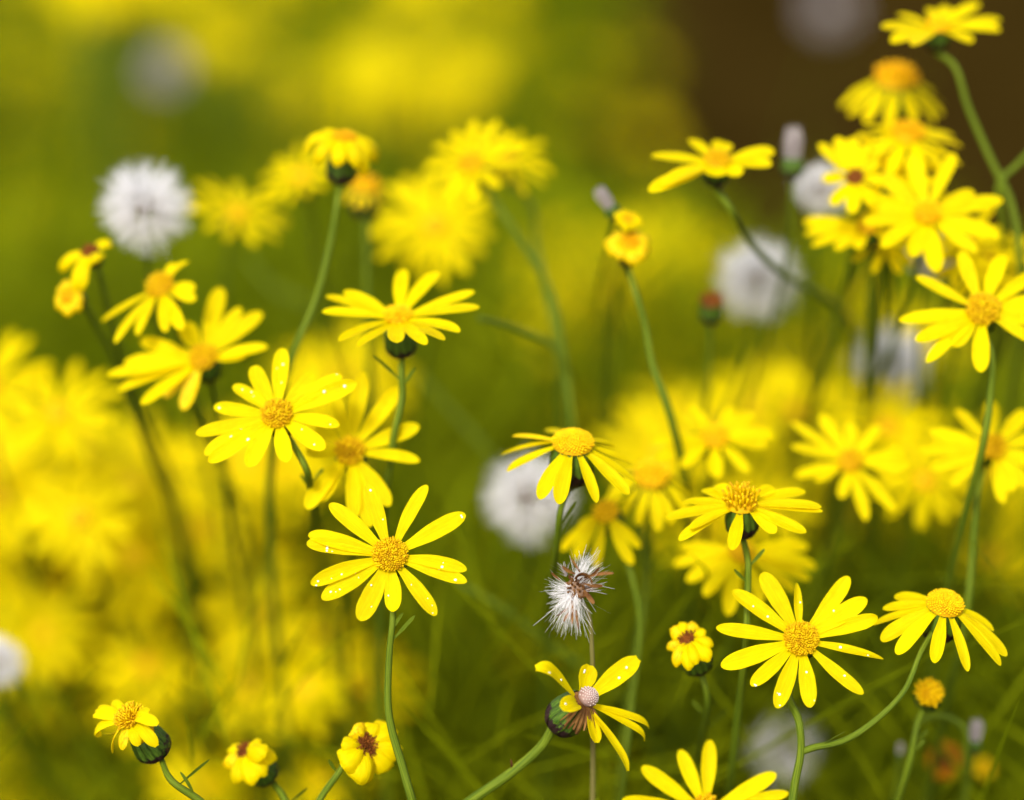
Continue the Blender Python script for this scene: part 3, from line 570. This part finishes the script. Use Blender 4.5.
q.add([C - n4 * 18 * s0 * t + (7.5 + 7.5 * t) * s0 * (u4 * math.cos(j * math.pi / 10) * (1 + .1 * (j % 2)) + v4 * math.sin(j * math.pi / 10) * (1 + .1 * (j % 2))) for t in (0, .3, .6, 1) for j in range(20)], grid_faces(4, 20, True)); part('withered_collar', q, M['petal_dry'], bald)
q = MB(); dome(q, C - n4 * 1 * s0, n4, 10.5 * s0, 11 * s0, 8, 20); dome(q, C - n4 * 1 * s0, -n4, 10.5 * s0, 7 * s0, 5, 20); florets(q, C - n4 * s0, n4, 10.3 * s0, 10.5 * s0, 90, .85 * s0, 1.1 * s0, 1, .9, .03)
part('bald_disc', q, [M['pale_ball'], mat('pit_dot', (.54, .42, .37), (.62, .50, .45), 500)], bald)
for k in range(17):
    ang = rad(-148 + k * 7.5 + rnd(-3, 3)) if k < 14 else rad(170 + k * 9); tx, ty = math.cos(ang), math.sin(ang)
    a, _ = fit_azimuth(n4, tx, ty, 0, 1.0); q = MB()
    petal(q, C - n4 * 4 * s0, n4, a, 7 * s0, rnd(32, 44) * s0, rad(rnd(-40, -14)), .5, rnd(2.0, 3.4) * s0, .6, rnd(-1, 1), 9, 3, rnd(-.4, .4), .7); part('withered_floret', q, M['petal_dry'], bald)

# ragged white seed tuft on a dry stalk
d5 = dist(0); s5 = d5 / FPX; C = at(578, 588, d5); P = [C - U_ * 8 * s5 - F_ * -.0005, at(588, 612, d5 + .002), at(592, 650, d5 + .004), at(593, 700, d5 + .008)]
l = P[-1]; P += [np.array([l[0], l[1] + .01, l[2] * .5]), np.array([l[0] + .004, l[1] + .02, 0])]
tuft = thing('ragged_seed_head', P[-1], 'ragged spent head with white seed tufts and brown scraps on a dry stalk', 'seed head')
q = MB(); tube(q, P, .00034, .0005); part('stem', q, M['stem_dry'], tuft)
rng = np.random.default_rng(5)
q = MB(); dome(q, C - F_ * .0004, unit(-F_ + .5 * U_), 12 * s5, 9 * s5, 6, 16); dome(q, C, unit(F_ - .5 * U_), 12 * s5, 8 * s5, 5, 16); florets(q, C - F_ * .0004, unit(-F_ + .5 * U_), 12 * s5, 9 * s5, 40, 1.3 * s5, 5 * s5, 1, .9, .5)
part('seed_core', q, [M['seed'], M['petal_dry']], tuft)
for (bx, by, tx, ty, sp_, cnt, hm) in [(577, 578, 588, 553, .35, 90, 'hair'), (573, 592, 566, 632, .38, 260, 'hair'), (570, 590, 547, 584, .32, 70, 'hair'), (572, 596, 549, 598, .3, 80, 'hair'), (580, 584, 604, 560, .3, 40, 'hair'), (566, 575, 562, 563, .5, 40, 'hair_old'), (582, 590, 602, 582, .3, 60, 'hair_old')]:
    p0 = at(bx, by, d5 - .0012); p1 = at(tx, ty, d5 - .0022); ln = np.linalg.norm(p1 - p0); ax = unit(p1 - p0); q = MB(); V = []; Fc = []
    for k in range(cnt):
        st = p0 + rng.normal(size=3) * ln * .09; dv = unit(ax + rng.normal(size=3) * sp_ * .75); L = ln * rng.uniform(.55, 1.06); bend = rng.normal(size=3) * L * .12; x = unit(np.cross(dv, rng.normal(size=3))) * .00005
        k0 = len(V)
        for t in (0, .5, 1):
            p = st + dv * L * t + bend * t * t; V.extend((p - x * (1 - .6 * t), p + x * (1 - .6 * t)))
        Fc += [(k0, k0 + 1, k0 + 3, k0 + 2), (k0 + 2, k0 + 3, k0 + 5, k0 + 4)]
    q.add(V, Fc); part('hair_tuft', q, M[hm], tuft)
for (bx, by, tx, ty, w_) in [(584, 578, 614, 572, 3.5), (586, 584, 603, 586, 4), (575, 574, 562, 566, 4), (570, 612, 564, 622, 4), (576, 610, 578, 630, 3.5), (568, 608, 556, 616, 3), (580, 572, 570, 558, 3), (584, 590, 594, 604, 5), (572, 600, 572, 624, 3), (588, 578, 600, 567, 3), (560, 580, 551, 572, 2.5)]:
    p0 = at(bx, by, d5 - .0024); p1 = at(tx, ty, d5 - .003); a = unit(p1 - p0); nn = unit(np.cross(np.cross(a, -F_), a)); q = MB()
    petal(q, p0, nn, a, 0, np.linalg.norm(p1 - p0), .1, .5, w_ * s5, .8, rnd(-1.2, 1.2), 9, 3, rnd(-.5, .5), .6); part('withered_floret', q, M['petal_dry'], tuft)
q = MB(); petal(q, at(592, 584, d5 - .003), unit(U_), unit(-F_ * .3 - R_), 0, 24 * s5, .4, 2.4, 7 * s5, .9, .6, 13, 5, .6, .6); part('withered_petal', q, M['petal_dry'], tuft)

# wilted heads along the bottom
FL('wilted daisy with torn curling petals on a fat dark cup, bottom left', (130, 718), .5, (-.42, .70), 13, 50, nfl=120, disc='gold', h=.35, e=-4, W=.27, curl=.9, fsize=.075, tall=.5, cupH=2.5, cupOff=2.1, cupW=1.38, tipcut=.4, basew=.55, cupf=-.15, name='wilted_daisy', cat='wilted flower',
   tips=[(84, 709, 14, {'curl': .8, 'hook': 1.9, 'w': 1.2}), (86, 737, -5, {'curl': 1.2, 'hook': 1.9, 'side': .5}), (90, 751, -30, {'w': .55, 'curl': -.9, 'side': -.5, 'twist': 1.2}), (106, 703, 10, {'curl': .7}), (124, 700, 25, {'curl': .8}), (147, 703, 30, {'curl': 1.7}), (159, 716, 10, {'curl': 2.0}), (160, 742, -20, {'curl': 1.5}), (142, 744, -25, {'curl': 1.5}), (124, 749, -25, {'curl': .9, 'm': 'petal_old'}), (113, 756, -38, {'w': .6, 'm': 'petal_old', 'twist': 1.0, 'side': .6})],
   stem=[(172, 781), (200, 801), (240, 840)])
WD = dict(name='wilted_daisy', cat='wilted flower', disc='brown', tipcut=.36, basew=.7, ej=14, cupf=-.9)
FL('small rolled-up yellow head with brown eye, cup to its lower right, bottom left', (245, 751), 4, (-.40, .62), 10, 31, nfl=30, h=.3, e=-12, curl=1.9, W=.62, cupH=2.5, cupOff=2.8, cupW=1.45, **WD,
   tips=[(225, 768, -12, {'m': 'petal_old'}), (236, 781), (253, 781), (267, 772), (277, 757), (273, 743, 25), (258, 738, 30), (229, 754)], stem=[(284, 798), (300, 840)])
FL('blown yellow head with big dark brown eye on a thin stalk, bottom edge', (367, 745), 2, (.55, .22), 12, 34, nfl=90, h=.25, e=0, curl=1.3, W=.92, fsize=.08, cupH=2.0, cupOff=1.0, cupW=1.0, **WD,
   tips=[(396, 734), (401, 752), (391, 769), (363, 782, -5, {'w': 1.15}), (346, 765), (343, 744, 0, {'w': .8}), (357, 724, 10, {'m': 'petal_old', 'w': .8}), (376, 726)], stem=[(341, 769), (322, 796), (300, 840)])
FL('rolled-up golden head with brown eye between the half bald daisy and the forked sprig', (688, 639), 2.5, (-.28, .66), 10, 27, nfl=40, h=.3, e=4, curl=2.1, W=.56, cupH=2.4, cupOff=2.6, cupW=1.5, **WD,
   tips=[(671, 629, 20, {'m': 'petal_old'}), (680, 622, 25), (692, 621, 25, {'m': 'petal_old'}), (703, 628, 20), (711, 642), (707, 658), (697, 668), (686, 668), (674, 662, 4, {'m': 'petal_old', 'curl': 2.6}), (667, 648, 4, {'m': 'petal_old'})], stem=[(706, 690, 4), (702, 740, 9)])

# single leafless stalks seen crossing behind the flowers
for (lab, pts) in [
    ('blurred arching green stalk running off to the right of the upturned daisy', [(478, 318, 10), (520, 330, 12), (552, 346, 13), (566, 380, 14), (572, 440, 15)]),
    ('blurred dark green stalk sloping down left of the drooping central daisy', [(420, 375, 24), (455, 415, 24), (490, 455, 24), (520, 520, 26)]),
    ('blurred pale stalk sloping in the dark gap at upper left', [(245, 255, 30), (275, 290, 30), (310, 305, 30), (330, 360, 32)]),
    ('green stalk branching in from the right edge at the top', [(1040, 140, 12), (1016, 166, 11), (1000, 182, 11), (1004, 230, 12)]),
    ('blurred green stalk between the ragged tuft and the golden rolled-up head', [(640, 520, 12), (646, 580, 12), (636, 660, 12), (625, 740, 13), (620, 800, 14)]),
    ('blurred dark stalk sloping across behind the half bald daisy', [(440, 575, 14), (490, 600, 14), (545, 640, 15), (600, 680, 16)]),
    ('thin bent stalk with a bud scar arching over the rust-coloured head', [(915, 722, 9), (940, 716, 9), (962, 726, 9), (966, 760, 10)]),
]:
    P = [at(x, y, dist(b)) for (x, y, b) in pts]; P += to_ground(P[-1], P[-1] - P[-2])
    q = MB(); tube(q, P, .0005, .0008); o = part('bare_stalk', q, M['stem'], None); tag(o, lab, 'stalk', 'bare stalks between the flowers')
